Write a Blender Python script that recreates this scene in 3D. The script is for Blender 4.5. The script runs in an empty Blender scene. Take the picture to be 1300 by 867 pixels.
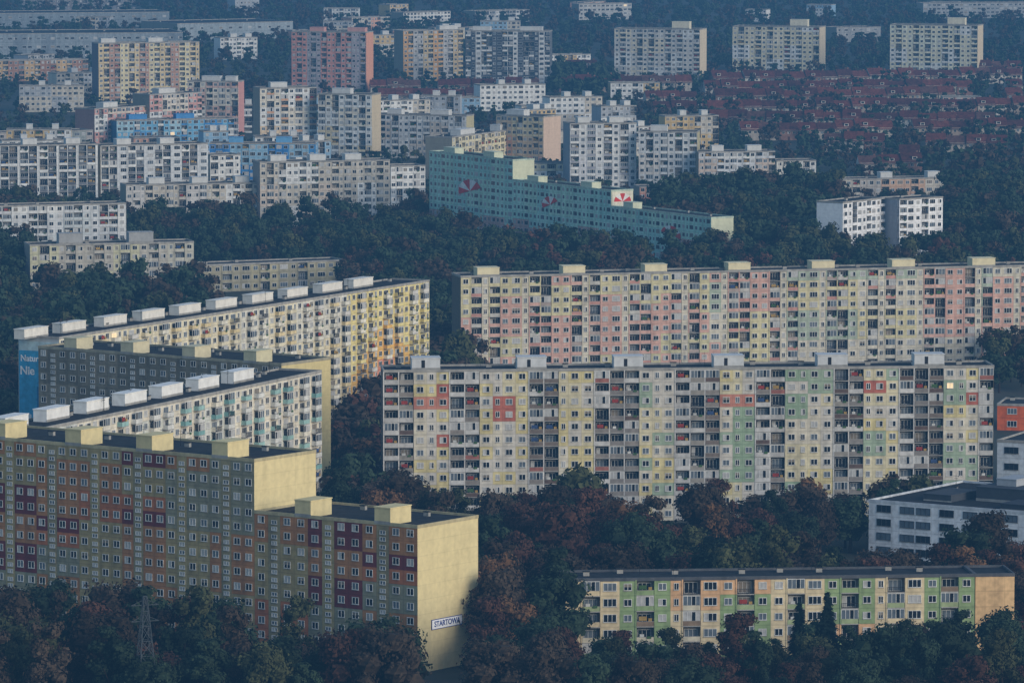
import bpy, math, random
import numpy as np
from math import radians, sin, cos, pi
random.seed(7); rng=np.random.default_rng(7)
S=bpy.context.scene; C=S.collection
S.view_settings.view_transform='Standard'; S.view_settings.look='None'; S.view_settings.exposure=0
# ------------------------------------------------------------------ camera
F=7200.0; HC=165.0; TH=math.atan((433.5+248)/F)
cam=bpy.data.cameras.new('camera'); co=bpy.data.objects.new('camera',cam); C.objects.link(co)
co.location=(0,0,HC); co.rotation_euler=(pi/2-TH,0,0); cam.sensor_width=36; cam.lens=36*F/1300
cam.clip_start=1; cam.clip_end=30000; S.camera=co
def ray(px,py):
    u=(px-650)/F; v=-(py-433.5)/F
    return (u, cos(TH)+v*sin(TH), -sin(TH)+v*cos(TH))
def at(px,py,z=0.0):
    d=ray(px,py); t=(z-HC)/d[2]; return (d[0]*t,d[1]*t)
def pix(x,y,z=0):
    yc=y*cos(TH)+(HC-z)*sin(TH); return (650+F*x/yc, 433.5+F*((HC-z)*cos(TH)-y*sin(TH))/yc)
def height_for(px,ytop,ybase):
    g=at(px,ybase); d=ray(px,ytop); return HC+d[2]*(g[1]/d[1])
# ------------------------------------------------------------------ materials
def lin(c): 
    c=c/255.0
    return c/12.92 if c<=.04045 else ((c+.055)/1.055)**2.4
ALLM=[]; MC={}
def newmat(name):
    m=bpy.data.materials.new(name); m.use_nodes=True; nt=m.node_tree
    b=nt.nodes['Principled BSDF']; ALLM.append(m); return m,nt,b,len(ALLM)-1
def paint(rgb,rough=.85,panel=False,amp=.3):
    key=(rgb,rough,panel,amp)
    if key in MC: return MC[key]
    m,nt,b,idx=newmat('paint'); N=nt.nodes; L=nt.links
    g=N.new('ShaderNodeNewGeometry'); mp=N.new('ShaderNodeMapping'); mp.inputs['Scale'].default_value=(.45,.45,.06)
    L.new(g.outputs['Position'],mp.inputs[0])
    n=N.new('ShaderNodeTexNoise'); n.inputs['Scale'].default_value=1; n.inputs['Detail'].default_value=3; L.new(mp.outputs[0],n.inputs[0])
    n2=N.new('ShaderNodeTexNoise'); n2.inputs['Scale'].default_value=.9; n2.inputs['Detail'].default_value=2; L.new(g.outputs['Position'],n2.inputs[0])
    ad=N.new('ShaderNodeMath'); ad.operation='ADD'; L.new(n.outputs[0],ad.inputs[0]); L.new(n2.outputs[0],ad.inputs[1])
    mr=N.new('ShaderNodeMapRange'); mr.inputs[1].default_value=.6; mr.inputs[2].default_value=1.4
    mr.inputs[3].default_value=1-amp*1.3; mr.inputs[4].default_value=1+amp*.5; L.new(ad.outputs[0],mr.inputs[0])
    out=mr.outputs[0]
    if panel:
        uv=N.new('ShaderNodeUVMap'); sp=N.new('ShaderNodeSeparateXYZ'); L.new(uv.outputs[0],sp.inputs[0])
        ms=[]
        for k,th in ((0,.47),(1,.455)) if amp>.2 else ((0,.49),(1,.47)):
            a=N.new('ShaderNodeMath'); a.operation='SUBTRACT'; a.inputs[1].default_value=.5; L.new(sp.outputs[k],a.inputs[0])
            c=N.new('ShaderNodeMath'); c.operation='ABSOLUTE'; L.new(a.outputs[0],c.inputs[0])
            e=N.new('ShaderNodeMath'); e.operation='GREATER_THAN'; e.inputs[1].default_value=th; L.new(c.outputs[0],e.inputs[0]); ms.append(e)
        mx=N.new('ShaderNodeMath'); mx.operation='MAXIMUM'; L.new(ms[0].outputs[0],mx.inputs[0]); L.new(ms[1].outputs[0],mx.inputs[1])
        m3=N.new('ShaderNodeMath'); m3.operation='MULTIPLY_ADD'; m3.inputs[1].default_value=-.16 if amp>.2 else -.08; m3.inputs[2].default_value=1; L.new(mx.outputs[0],m3.inputs[0])
        m4=N.new('ShaderNodeMath'); m4.operation='MULTIPLY'; L.new(out,m4.inputs[0]); L.new(m3.outputs[0],m4.inputs[1]); out=m4.outputs[0]
    vm=N.new('ShaderNodeVectorMath'); vm.operation='SCALE'; vm.inputs[0].default_value=tuple(lin(x) for x in rgb)
    L.new(out,vm.inputs['Scale']); L.new(vm.outputs[0],b.inputs['Base Color']); b.inputs['Roughness'].default_value=rough
    b.inputs['Specular IOR Level'].default_value=.2
    MC[key]=idx; return idx
def simple(name,rgb,rough=.5,emis=0,spec=.5,metal=0):
    m,nt,b,idx=newmat(name); n=nt.nodes.new('ShaderNodeTexNoise'); n.inputs['Scale'].default_value=.8
    g=nt.nodes.new('ShaderNodeNewGeometry'); nt.links.new(g.outputs['Position'],n.inputs[0])
    mr=nt.nodes.new('ShaderNodeMapRange'); mr.inputs[3].default_value=.55; mr.inputs[4].default_value=1.45; nt.links.new(n.outputs[0],mr.inputs[0])
    vm=nt.nodes.new('ShaderNodeVectorMath'); vm.operation='SCALE'; vm.inputs[0].default_value=rgb; nt.links.new(mr.outputs[0],vm.inputs['Scale'])
    nt.links.new(vm.outputs[0],b.inputs['Base Color'])
    b.inputs['Roughness'].default_value=rough; b.inputs['Specular IOR Level'].default_value=spec; b.inputs['Metallic'].default_value=metal
    if emis: b.inputs['Emission Color'].default_value=(*rgb,1); b.inputs['Emission Strength'].default_value=emis
    return idx
G_DARK=simple('glass',(.014,.018,.024),.15,spec=.8)
G_MID=simple('glass_painted_sky',(.12,.15,.18),.2,spec=.8)  # sky reflection put into the pane's base colour
G_CUR=simple('curtain',(.42,.42,.41),.5)
G_BLIND=simple('blind',(.20,.17,.13),.5)
G_LIT=simple('lit_glass',(1.0,.74,.42),.5,emis=.5)
FRAME=paint((222,222,218)); CONC=paint((164,162,156)); DARKM=paint((42,42,44)); TAR=paint((46,48,52),.95,False,.5)
WHITE=paint((230,230,226)); BARK=paint((50,40,32))
def foliage(name,rgb):
    m,nt,b,idx=newmat(name); N=nt.nodes; L=nt.links
    g=N.new('ShaderNodeNewGeometry'); n=N.new('ShaderNodeTexNoise'); n.inputs['Scale'].default_value=.22; n.inputs['Detail'].default_value=3; n.inputs['Roughness'].default_value=.65
    L.new(g.outputs['Position'],n.inputs[0])
    r=N.new('ShaderNodeValToRGB'); e=r.color_ramp.elements
    e[0].position=.34; e[0].color=tuple(c*.62 for c in rgb)+(1,)
    e[1].position=.68; e[1].color=(rgb[0]*1.35,rgb[1]*1.35,rgb[2]*1.3,1)
    L.new(n.outputs[0],r.inputs[0])
    oi=N.new('ShaderNodeObjectInfo'); n2=N.new('ShaderNodeTexNoise'); n2.inputs['Scale'].default_value=.06; L.new(g.outputs['Position'],n2.inputs[0])
    a=N.new('ShaderNodeMath'); a.operation='ADD'; L.new(oi.outputs['Random'],a.inputs[0]); L.new(n2.outputs[0],a.inputs[1])
    mr=N.new('ShaderNodeMapRange'); mr.inputs[1].default_value=.3; mr.inputs[2].default_value=1.5; mr.inputs[3].default_value=.6; mr.inputs[4].default_value=1.5; L.new(a.outputs[0],mr.inputs[0])
    vm=N.new('ShaderNodeVectorMath'); vm.operation='SCALE'; L.new(r.outputs[0],vm.inputs[0]); L.new(mr.outputs[0],vm.inputs['Scale'])
    L.new(vm.outputs[0],b.inputs['Base Color']); b.inputs['Roughness'].default_value=.8; b.inputs['Specular IOR Level'].default_value=.1
    return idx
FOL={'rust red':foliage('foliage',(.070,.034,.024)),'brown':foliage('foliage',(.048,.035,.025)),'dark green':foliage('foliage',(.025,.041,.024)),
     'olive green':foliage('foliage',(.046,.052,.024)),'orange':foliage('foliage',(.104,.056,.028)),'spruce green':foliage('foliage',(.010,.020,.015))}
# ------------------------------------------------------------------ mesh builder (all quads)
class MB:
    def __init__(s): s.v=[]; s.f=[]; s.m=[]
    def quad(s,p,m): n=len(s.v); s.v+=p; s.f.append((n,n+1,n+2,n+3)); s.m.append(m)
    def box(s,x0,x1,y0,y1,z0,z1,m,skip=''):
        Q={'f':[(x0,y0,z0),(x1,y0,z0),(x1,y0,z1),(x0,y0,z1)],'b':[(x1,y1,z0),(x0,y1,z0),(x0,y1,z1),(x1,y1,z1)],
           'l':[(x0,y1,z0),(x0,y0,z0),(x0,y0,z1),(x0,y1,z1)],'r':[(x1,y0,z0),(x1,y1,z0),(x1,y1,z1),(x1,y0,z1)],
           't':[(x0,y0,z1),(x1,y0,z1),(x1,y1,z1),(x0,y1,z1)],'d':[(x0,y1,z0),(x1,y1,z0),(x1,y0,z0),(x0,y0,z0)]}
        for k in 'fblrtd':
            if k not in skip: s.quad(Q[k],m)
    def tube(s,a,b,r0,r1,m,n=6):
        a=np.array(a,float); b=np.array(b,float); d=b-a; d/=np.linalg.norm(d)
        u=np.cross(d,(0,0,1) if abs(d[2])<.9 else (1,0,0)); u/=np.linalg.norm(u); w=np.cross(d,u)
        k=len(s.v)
        for c,r in ((a,r0),(b,r1)):
            for i in range(n):
                t=2*pi*i/n; s.v.append(tuple(c+r*(cos(t)*u+sin(t)*w)))
        for i in range(n):
            j=(i+1)%n; s.f.append((k+i,k+j,k+n+j,k+n+i)); s.m.append(m)
    def done(s):
        s.V=np.array(s.v,dtype=np.float32).reshape(-1,3); s.Fa=np.array(s.f,dtype=np.int32).reshape(-1,4); s.M=np.array(s.m,dtype=np.int32); return s
class T: pass
def tmpl(V,Fa,M):
    t=T(); t.V=V; t.Fa=Fa; t.M=M; t.me=None; return t
def mkmesh(name,V,Fa,M,uv=False):
    me=bpy.data.meshes.new(name); n=len(Fa)
    me.vertices.add(len(V)); me.vertices.foreach_set('co',np.asarray(V,np.float32).ravel())
    me.loops.add(n*4); me.loops.foreach_set('vertex_index',Fa.astype(np.int32).ravel())
    me.polygons.add(n); me.polygons.foreach_set('loop_start',np.arange(0,n*4,4,dtype=np.int32))
    u,inv=np.unique(M,return_inverse=True)
    for k in u: me.materials.append(ALLM[int(k)])
    me.polygons.foreach_set('material_index',inv.astype(np.int32).ravel())
    me.polygons.foreach_set('use_smooth',np.zeros(n,dtype=bool))
    if uv:
        l=me.uv_layers.new(name='UVMap'); l.data.foreach_set('uv',np.tile(np.array([0,0,1,0,1,1,0,1],np.float32),n))
    me.update(calc_edges=True); return me
def meshof(t,name):
    if getattr(t,'me',None) is None: t.me=mkmesh(name,t.V,t.Fa,t.M)
    return t.me
def link(name,me,parent=None,loc=(0,0,0),rz=0,sc=None):
    o=bpy.data.objects.new(name,me); C.objects.link(o)
    if parent is not None: o.parent=parent
    o.location=loc
    if rz: o.rotation_euler=(0,0,rz)
    if sc: o.scale=sc
    return o
def build(mb,name,parent=None,uv=False,loc=(0,0,0),rz=0):
    if not hasattr(mb,'V'): mb.done()
    return link(name,mkmesh(name,mb.V,mb.Fa,mb.M,uv),parent,loc,rz)
def merge(name,items,parent=None):
    Vs=[];Fs=[];Ms=[];o=0
    for t,p,rz,sc in items:
        V=t.V*np.float32(1) if sc is None else t.V*np.array(sc,np.float32)
        if rz:
            c,s_=cos(rz),sin(rz); V=np.stack([V[:,0]*c-V[:,1]*s_,V[:,0]*s_+V[:,1]*c,V[:,2]],1)
        Vs.append(V+np.array(p,np.float32)); Fs.append(t.Fa+o); Ms.append(t.M); o+=len(V)
    return link(name,mkmesh(name,np.concatenate(Vs),np.concatenate(Fs),np.concatenate(Ms)),parent)
def thing(name,label,cat,loc,rz=0,group=None):
    if len(label.split())>16: print('LONG',label)
    o=bpy.data.objects.new(name,None); C.objects.link(o); o.location=loc; o.rotation_euler=(0,0,rz); o.empty_display_size=2
    o['label']=label; o['category']=cat
    if group: o['group']=group
    return o
# ------------------------------------------------------------------ windows, balconies
WC={}
def win(w,h,v,lite=False,frame=None):
    w=round(w*5)/5; h=round(h*5)/5; frame=FRAME if frame is None else frame
    key=(w,h,v,lite,frame)
    if key in WC: return WC[key]
    b=MB(); g={0:G_DARK,1:G_MID,2:G_CUR,3:G_BLIND,4:G_LIT,5:G_DARK}[v]
    n=2 if w<1.9 else 3; fr=.1
    if lite:
        b.quad([(-w/2,-.05,0),(w/2,-.05,0),(w/2,-.05,h),(-w/2,-.05,h)],frame)
        for i in range(n):
            a=-w/2+fr+i*(w-fr)/n; c=a+(w-fr)/n-fr
            b.quad([(a,-.08,fr),(c,-.08,fr),(c,-.08,h-fr),(a,-.08,h-fr)],g if not(v==5 and i==0) else G_CUR)
    else:
        b.box(-w/2,w/2,-.08,0,0,fr,frame,'b'); b.box(-w/2,w/2,-.08,0,h-fr,h,frame,'b')
        b.box(-w/2-.1,w/2+.1,-.16,0,-.07,-.004,CONC,'b')
        for i in range(n+1):
            a=-w/2+i*(w-fr)/n; b.box(a,a+fr,-.08,0,fr,h-fr,frame,'btd')
            if i<n:
                gg=g if not(v==5 and i==0) else G_CUR; a+=fr; c=a+(w-fr)/n-fr
                b.quad([(a,-.02,fr),(c,-.02,fr),(c,-.02,h-fr),(a,-.02,h-fr)],gg)
                if v==3: b.quad([(a,-.03,fr),(c,-.03,fr),(c,-.03,h*.5),(a,-.03,h*.5)],G_DARK)
    b.done(); t=tmpl(b.V,b.Fa,b.M); WC[key]=t; return t
BC={}
CL=[paint(c) for c in ((150,60,50),(60,80,120),(200,200,195),(70,100,60),(170,140,80))]
def balc(w,sh,col,kind,p):
    w=round(w*5)/5; key=(w,round(sh,2),col,kind,p)
    if key in BC: return BC[key]
    b=MB(); q=-p
    b.box(-w/2-.02,w/2+.02,q-.16,-.001,-.12,.08,CONC,'b')
    if p>.4:
        for s in(-1,1): b.box(s*(w/2-.06)-.04,s*(w/2-.06)+.04,q-.02,-.001,.08,1.05,col,'bd')
    if kind=='rail':
        b.box(-w/2,w/2,q-.09,q-.04,1.0,1.08,DARKM)
        b.box(-w/2,w/2,q-.09,q-.04,.12,.18,DARKM)
        k=int(w/.35)
        for i in range(k+1):
            a=-w/2+i*(w-.06)/k; b.box(a,a+.06,q-.085,q-.045,.18,1.0,DARKM,'td')
    else:
        b.box(-w/2+.02,w/2-.02,q-.13,q-.03,.08,1.0,col,'d')
        b.box(-w/2,w/2,q-.15,q-.01,1.0,1.06,CONC)
    top=sh-.14
    if kind in('glazed','glazed2'):
        g=G_MID if kind=='glazed' else G_CUR
        n=max(3,int(w/.8)); b.box(-w/2,w/2,q-.12,q-.04,top-.12,top,FRAME)
        for i in range(n+1):
            a=-w/2+i*(w-.1)/n; b.box(a,a+.1,q-.11,q-.04,1.06,top-.12,FRAME,'td')
            if i<n: b.quad([(a+.1,q-.06,1.06),(a+(w-.1)/n,q-.06,1.06),(a+(w-.1)/n,q-.06,top-.12),(a+.1,q-.06,top-.12)],g if (i+n)%3 else G_DARK)
    if kind=='open2':
        b.box(-w*.3,-w*.05,q+.15,q+.4,.09,1.55,CL[2]); b.box(w*.1,w*.35,q-.3,q-.16,.75,1.2,CL[3])
    if kind=='open3':
        b.box(-w*.35,w*.1,q+.08,q+.14,1.2,2.0,CL[random.randrange(5)]); b.box(w*.2,w*.4,q+.1,q+.4,.09,1.6,CL[4])
    b.done(); t=tmpl(b.V,b.Fa,b.M); BC[key]=t; return t
FOOT=[]
PATW={'w':3.0,'n':2.2,'W':3.6,'L':3.4,'l':2.7,'P':3.4,'B':2.0,'b':.9,'s':2.6,'d':4.6}
def facade(root,x0,x1,h,st,pat,col,bcol,glz,lod,wins,balcs,y0=0.0,frame=None,recess=None,seed=0):
    R=random.Random(seed*131+7)
    tot=sum(PATW[c] for c in pat); L=x1-x0; reps=max(1,round(L/tot)); bays=pat*reps; k=L/(tot*reps)
    sh=h/st; mb=MB(); x=x0; nb=len(bays)
    REC=recess if recess is not None else paint((128,124,118))  # loggia back wall: recess shade put into its colour
    for i,t in enumerate(bays):
        w=PATW[t]*k; a,b=x,x+w; x=b; cx=(a+b)/2
        for r in range(st):
            z0,z1=r*sh,(r+1)*sh; c=col(i,r,nb,st,t,(cx-x0)/L); cm=paint(c,.85,True)
            v=R.choices((0,1,2,3,4,5),(42,22,11,8,.14,16))[0]
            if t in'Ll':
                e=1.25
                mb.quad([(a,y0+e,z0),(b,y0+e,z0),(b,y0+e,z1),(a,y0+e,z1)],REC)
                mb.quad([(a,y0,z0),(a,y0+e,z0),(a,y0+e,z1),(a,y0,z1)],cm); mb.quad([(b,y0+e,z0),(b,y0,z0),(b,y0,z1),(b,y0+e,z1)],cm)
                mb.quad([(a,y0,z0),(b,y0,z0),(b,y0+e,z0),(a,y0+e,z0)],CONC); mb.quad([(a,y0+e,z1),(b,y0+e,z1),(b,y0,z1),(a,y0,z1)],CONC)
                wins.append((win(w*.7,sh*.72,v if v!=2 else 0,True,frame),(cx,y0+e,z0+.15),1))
                mb.box(a-.14,a+.14,y0-.13,y0+.02,z0,z1,cm,'btd')
                kd=R.random(); kind='glazed' if kd<glz*.6 else 'glazed2' if kd<glz else R.choice(('open','open2','open3','rail','open'))
                balcs.append((balc(w*.93,sh,paint(bcol(i,r,nb,st,c,R)),kind,.05),(cx,y0,z0)))
                continue
            mb.quad([(a,y0,z0),(b,y0,z0),(b,y0,z1),(a,y0,z1)],cm)
            lt=lod
            if t=='w': wins.append((win(1.6 if w>2 else w*.6,1.4,v,lt,frame),(cx,y0,z0+sh*.32),0))
            elif t=='n': wins.append((win(1.0,1.4,v,lt,frame),(cx,y0,z0+sh*.32),0))
            elif t=='W': wins.append((win(w*.7,1.5,v,lt,frame),(cx,y0,z0+sh*.30),0))
            elif t=='d': wins.append((win(w*.9,1.6,R.choice((0,0,1)),lt,paint((70,74,80))),(cx,y0,z0+sh*.28),0))
            elif t=='s':
                if r<st-1: wins.append((win(1.4,.8,R.choice((2,1,2)),lt,frame),(cx,y0,z0+sh*.85),0))
                wins.append((win(1.4,.8,R.choice((2,1)),lt,frame),(cx,y0,z0+sh*.3),0))
            elif t=='P':
                wins.append((win(w*.7,sh*.72,v,True,frame),(cx,y0,z0+.15),1))
                if r>0:
                    kd=R.random(); kind='glazed' if kd<glz*.6 else 'glazed2' if kd<glz else R.choice(('open','open2','open3','rail','open'))
                    balcs.append((balc(w*.92,sh,paint(bcol(i,r,nb,st,c,R)),kind,1.1),(cx,y0,z0)))
    build(mb,'facade',root,uv=True)
def emit(root,name,items,cap,key):
    items=sorted(items,key=key)
    for it in items[:cap]: link(name,meshof(it[0],name),root,it[1])
    if len(items)>cap:
        o=merge(name,[(it[0],it[1],0,None) for it in items[cap:]],root); o['kind']='stuff'
def wallgrid(root,pts,h0,h1,st,col,name):
    mb=MB(); (xa,ya),(xb,yb)=pts
    for r in range(st):
        for c in range(3):
            z0=h0+(h1-h0)*r/st; z1=h0+(h1-h0)*(r+1)/st; a=c/3;b=(c+1)/3
            P=lambda t,z:(xa+(xb-xa)*t,ya+(yb-ya)*t,z)
            mb.quad([P(a,z0),P(b,z0),P(b,z1),P(a,z1)],paint(col,.85,True,.14))
    return build(mb,name,root,uv=True)
def block(name,label,base0,base1,sections,depth,pat,col,bcol=None,glz=.4,gl=(150,145,130),gr=(190,180,140),boxes=(),group=None,  # default end walls: shaded left darker, sunlit right lighter, put into the colour
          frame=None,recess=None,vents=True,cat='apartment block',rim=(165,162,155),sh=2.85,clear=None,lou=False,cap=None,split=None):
    P0=at(*base0);P1=at(*base1); dx,dy=P1[0]-P0[0],P1[1]-P0[1]; L=math.hypot(dx,dy); ux,uy=dx/L,dy/L
    ang=math.atan2(uy,ux); dist=(P0[1]+P1[1])/2; lod=dist>1750
    root=thing(name,label,cat,(P0[0],P0[1],0),ang,group)
    FOOT.append((P0[0],P0[1],ux,uy,L,depth,clear if clear else (20 if lod else 6)))
    def xl(px):
        k=(px-650)/F; c,s=cos(TH),sin(TH); return (k*(P0[1]*c+HC*s*.85)-P0[0])/(ux-k*uy*c)
    seed=int(P0[0]*7+P0[1]); R=random.Random(seed)
    bcol=bcol or (lambda i,r,nb,st,c,R:c)
    wins=[];balcs=[]; RIM=paint(rim)
    secs=[(xl(a) if a is not None else 0,xl(b) if b is not None else L,h,pat) for a,b,h in sections]
    if split: x_=xl(split[0]); secs=[(0,x_,secs[0][2],pat),(x_+.142,L,secs[0][2],split[1])]
    for si,(a,b,h,pt) in enumerate(secs):
        st=max(1,round(h/sh))
        facade(root,a,b,h,st,pt,(lambda *q:split[2]) if split and si==1 else col,bcol,glz,lod,wins,balcs,frame=frame,recess=recess,seed=seed+si)
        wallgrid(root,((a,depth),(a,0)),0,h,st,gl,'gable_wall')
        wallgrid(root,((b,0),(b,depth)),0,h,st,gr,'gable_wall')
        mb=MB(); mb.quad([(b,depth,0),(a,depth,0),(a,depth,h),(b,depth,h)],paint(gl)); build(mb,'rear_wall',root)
        mb=MB(); mb.quad([(a,0,h),(b,0,h),(b,depth,h),(a,depth,h)],TAR)
        mb.box(a-.07,b+.07,-.09,.25,h-.2,h+.45,RIM); mb.box(a-.07,b+.07,depth-.25,depth+.09,h-.2,h+.45,RIM)
        mb.box(a-.07,a+.25,.25,depth-.25,h-.2,h+.44,RIM); mb.box(b-.25,b+.07,.25,depth-.25,h-.2,h+.44,RIM)
        build(mb,'roof',root)
        if vents:
            nv=int((b-a)/(9 if not lod else 16))
            for q in range(nv):
                vx=a+2+(b-a-4)*(q+R.random()*.6)/max(1,nv); vy=depth*(.55+.3*R.random())
                mb=MB(); mb.box(-.6,.6,-.35,.35,0,.8,CONC,'d'); mb.box(-.7,.7,-.45,.45,.8,.95,DARKM); build(mb,'vent',root,loc=(vx,vy,h+.002))
            if not lod:
                for q in range(int((b-a)/22)):
                    mb=MB(); mb.tube((0,0,0),(0,0,3.2),.05,.04,DARKM,5); mb.tube((-.7,0,2.9),(.7,0,2.9),.04,.04,DARKM,5); mb.tube((-.5,0,2.4),(.5,0,2.4),.04,.04,DARKM,5)
                    build(mb,'antenna',root,loc=(a+3+(b-a-6)*R.random(),depth*R.uniform(.3,.8),h))
    for bx in boxes:
        pa,pb,hh,ya,yb,cc=bx[:6]; xm=(xl(pa)+xl(pb))/2; w=abs(xl(pb)-xl(pa)) if len(bx)<7 else bx[6]
        hs=[s[2] for s in secs if s[0]-1<=xm<=s[1]+1]; h=max(hs) if hs else secs[-1][2]
        cw=paint(cc,.85,False,.16); mb=MB(); mb.box(-w/2,w/2,ya,yb,0,hh,cw,'dt'); mb.box(-w/2-.12,w/2+.12,ya-.12,yb+.12,hh,hh+.2,cw)
        mb.box(-w/2-.05,w/2+.05,ya-.03,ya-.001,0,hh*.2,CONC,'b')
        if lou: mb.box(-w*.1-.4,-w*.1+.4,ya-.05,ya-.002,hh*.2+.01,hh*.85,DARKM,'b')
        build(mb,'penthouse',root,loc=(xm,0,h+.003))
    near=-1 if uy>0 else 1
    if abs(uy)<.12: key=lambda it:(it[2] if len(it)>2 else 0,-it[1][2])
    else: key=lambda it:((it[2] if len(it)>2 else 0),-(near*it[1][0])-it[1][2]*2)
    capw=cap or (100 if dist<1700 else 60 if dist<2500 else 40)
    emit(root,'window',wins,capw,key)
    if balcs: emit(root,'balcony',balcs,capw,key)
    return root,xl,L
def std(name,label,px0,y0,px1,y1,b0,depth,pat,col,**k):
    h=height_for(px0,y0,b0); a=at(px0,y0,h); b=at(px1,y1,h)
    return block(name,label,pix(*a),pix(*b),[(None,None,h)],depth,pat,col,**k)
def hashr(*a): 
    return random.Random(hash(a)&0xffffff).random()
def pick(cs,*a): return cs[int(hashr(*a)*len(cs))%len(cs)]
# =================================================================== NEAR BLOCKS
OL=(170,152,106);OC=(180,126,78);GG=(150,146,120);MAR=(120,52,48);OR=(186,114,70)
def colA(i,r,nb,st,t,u):
    g=i//4
    if t=='s': return (176,160,114) if g%2 else (156,144,108)
    if hashr(g,r//2,5)<.14 : return MAR if hashr(g,r,3)<.6 else OR
    return pick((OL,OC,GG,OL,OC,OR),g,r//4,11)
YG=(222,206,156)
A,axl,AL=block('apartment_block','tall stepped slab block in olive, ochre and maroon with pale yellow end walls, front left',
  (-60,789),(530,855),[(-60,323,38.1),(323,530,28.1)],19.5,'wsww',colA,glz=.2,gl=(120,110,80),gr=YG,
  boxes=[(-14,8,3.1,-.12,6.5,YG),(84,104,3.1,-.12,6.5,YG),(174,194,3.1,-.12,6.5,YG),(270,290,3.1,-.12,6.5,YG),(375,395,3.1,-.12,6.5,YG),(476,496,3.1,-.12,6.5,YG)],rim=(190,178,140))
def colB(i,r,nb,st,t,u): return pick(((146,136,116),(130,122,104),(156,142,118)),i//4,r//3,2)
B,_,_=block('apartment_block','grey brown slab block with a yellow end wall wedged between two long cream blocks',
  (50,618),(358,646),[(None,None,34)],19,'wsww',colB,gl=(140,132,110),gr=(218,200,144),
  boxes=[(82,98,2.7,-.12,6,(214,204,170)),(154,170,2.7,-.12,6,(214,204,170)),(232,248,2.7,-.12,6,(214,204,170)),(310,326,2.7,-.12,6,(214,206,170))],rim=(170,162,138))
CR=(228,220,200);CG=(210,212,202);TE=(130,174,172)
def colC(i,r,nb,st,t,u):
    if .25<u<.85 and r<8 and hashr(i//4,r//2)<.6: return (156,192,186)
    return pick((CR,CG,CR),i//5,r//3,8)
def bC(i,r,nb,st,c,R): return R.choice((TE,(216,216,210),(216,216,210),(228,222,204),(156,192,186)))
Cb,_,_=std('apartment_block','long cream slab block with teal balconies and a row of white roof boxes',
  12,554,408,472,772,11,'wPwPn',colC,bcol=bC,glz=.5,gl=(160,158,140),gr=(190,180,140),
  boxes=[(x+28,x+60,2.5,6.0,9.2,(236,236,232),10) for x in (10,62,112,160,206,252,296)])
def colD(i,r,nb,st,t,u):
    if u>.76:
        e=(u-.76)/.24; a=8.5-8*abs(e-.45)*1.6
        if r<a-3.5: return (218,146,114)
        if r<a: return (234,188,108)
        return (234,218,152)
    return pick(((230,220,190),(228,216,182),(222,218,202)),i//5,r//4,4)
def bD(i,r,nb,st,c,R): return R.choice((c,c,(232,226,208),(228,208,160),(214,210,202)))
D,_,DL=std('apartment_block','longest cream slab block with a blue lettered mural on its near end wall',
  75,430,545,357,599,12,'wPwPn',colD,bcol=bD,glz=.42,gl=(180,184,184),gr=(200,180,120),
  boxes=[(x+18,x+48,2.3,6.6,9.6,(230,226,216),11) for x in (42,90,142,190,236,282,328,372,416,455)])
EC=[(210,204,192),(214,206,186),(216,206,172)]
def colE(i,r,nb,st,t,u):
    if t in'Ll': return pick(((206,204,200),(214,210,204)),i,1)
    h_=hashr(i//2,r,9)
    if r==st-3 and hashr(i//5,7)<.16: return (200,136,116)
    if h_<.025: return (186,110,92)
    if .56<u<.7 and h_<.5: return (150,172,144)
    if u>.42 and h_<.22: return (160,178,154)
    if h_<.42: return (216,202,150)
    return pick(EC,i//3,r//3,6)
def bE(i,r,nb,st,c,R):
    if R.random()<.05: return (160,104,90)
    return pick(((140,134,128),(190,188,184),(126,114,104),(156,150,140),(208,206,202)),i,4) if R.random()<.75 else R.choice(((104,86,76),(204,202,198),(144,136,128)))
E,exl,EL=std('apartment_block','long frontal slab block with stacked recessed balconies, patchwork panels and grey roof boxes',
  487,472,1262,466,664,12,'LLwnwLLwnwwLLnwwLLLwnwL',colE,bcol=bE,glz=.24,gl=(84,78,76),gr=(170,160,130),lou=True,recess=paint((56,53,52)),frame=None,clear=16,  # shade of left end wall and loggia backs put into their dark colours
  boxes=[(a,b,2.7,3,8,(208,210,210)) for a,b in ((524,560),(658,695),(781,818),(908,946),(1040,1078),(1163,1201))])
FY=(216,206,164);FP=(216,174,158);FGn=(178,190,170);FCr=(216,208,188)
def colF(i,r,nb,st,t,u):
    if t=='n': return FCr
    sec=int(u*9)
    if u<.42: return FY if (r>=st-4+ (i//4)%2*2 and hashr(i//3,r,1)<.9) else (FP if hashr(sec,r//2,3)<.75 else (206,198,158))
    if u<.9: return pick((FGn,FP,FY,FP,FCr,FGn),sec,r//3,2)
    return pick((FP,FP,FCr),sec,r//3,2)
def bF(i,r,nb,st,c,R): return R.choice((c,c,c,c,(180,164,154),(204,200,190),(200,150,136)))
Fb,_,_=std('apartment_block','long frontal slab block in pastel yellow, pink and green with cream roof boxes',
  585,352,1335,337.5,480,12,'wLnLwWnLLw',colF,bcol=bF,glz=.35,gl=(112,102,88),gr=(180,150,120),recess=paint((86,80,76)),  # left end wall in shadow and loggia backs, shade painted in as colour
  boxes=[(a,b,2.3,2,7,(230,218,180)) for a,b in ((608,636),(717,745),(821,849),(927,955),(1033,1062),(1135,1164),(1237,1266))])
TG=(146,168,120);TCm=(222,204,166);TO=(226,182,138)
def colT(i,r,nb,st,t,u):
    return (TG if (i//3)%2==1 else TCm) if hashr(i//3,r,4)<.85 else TO
def bT(i,r,nb,st,c,R): return R.choice((c,(210,202,178),(160,174,130),(140,120,98)))
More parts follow.
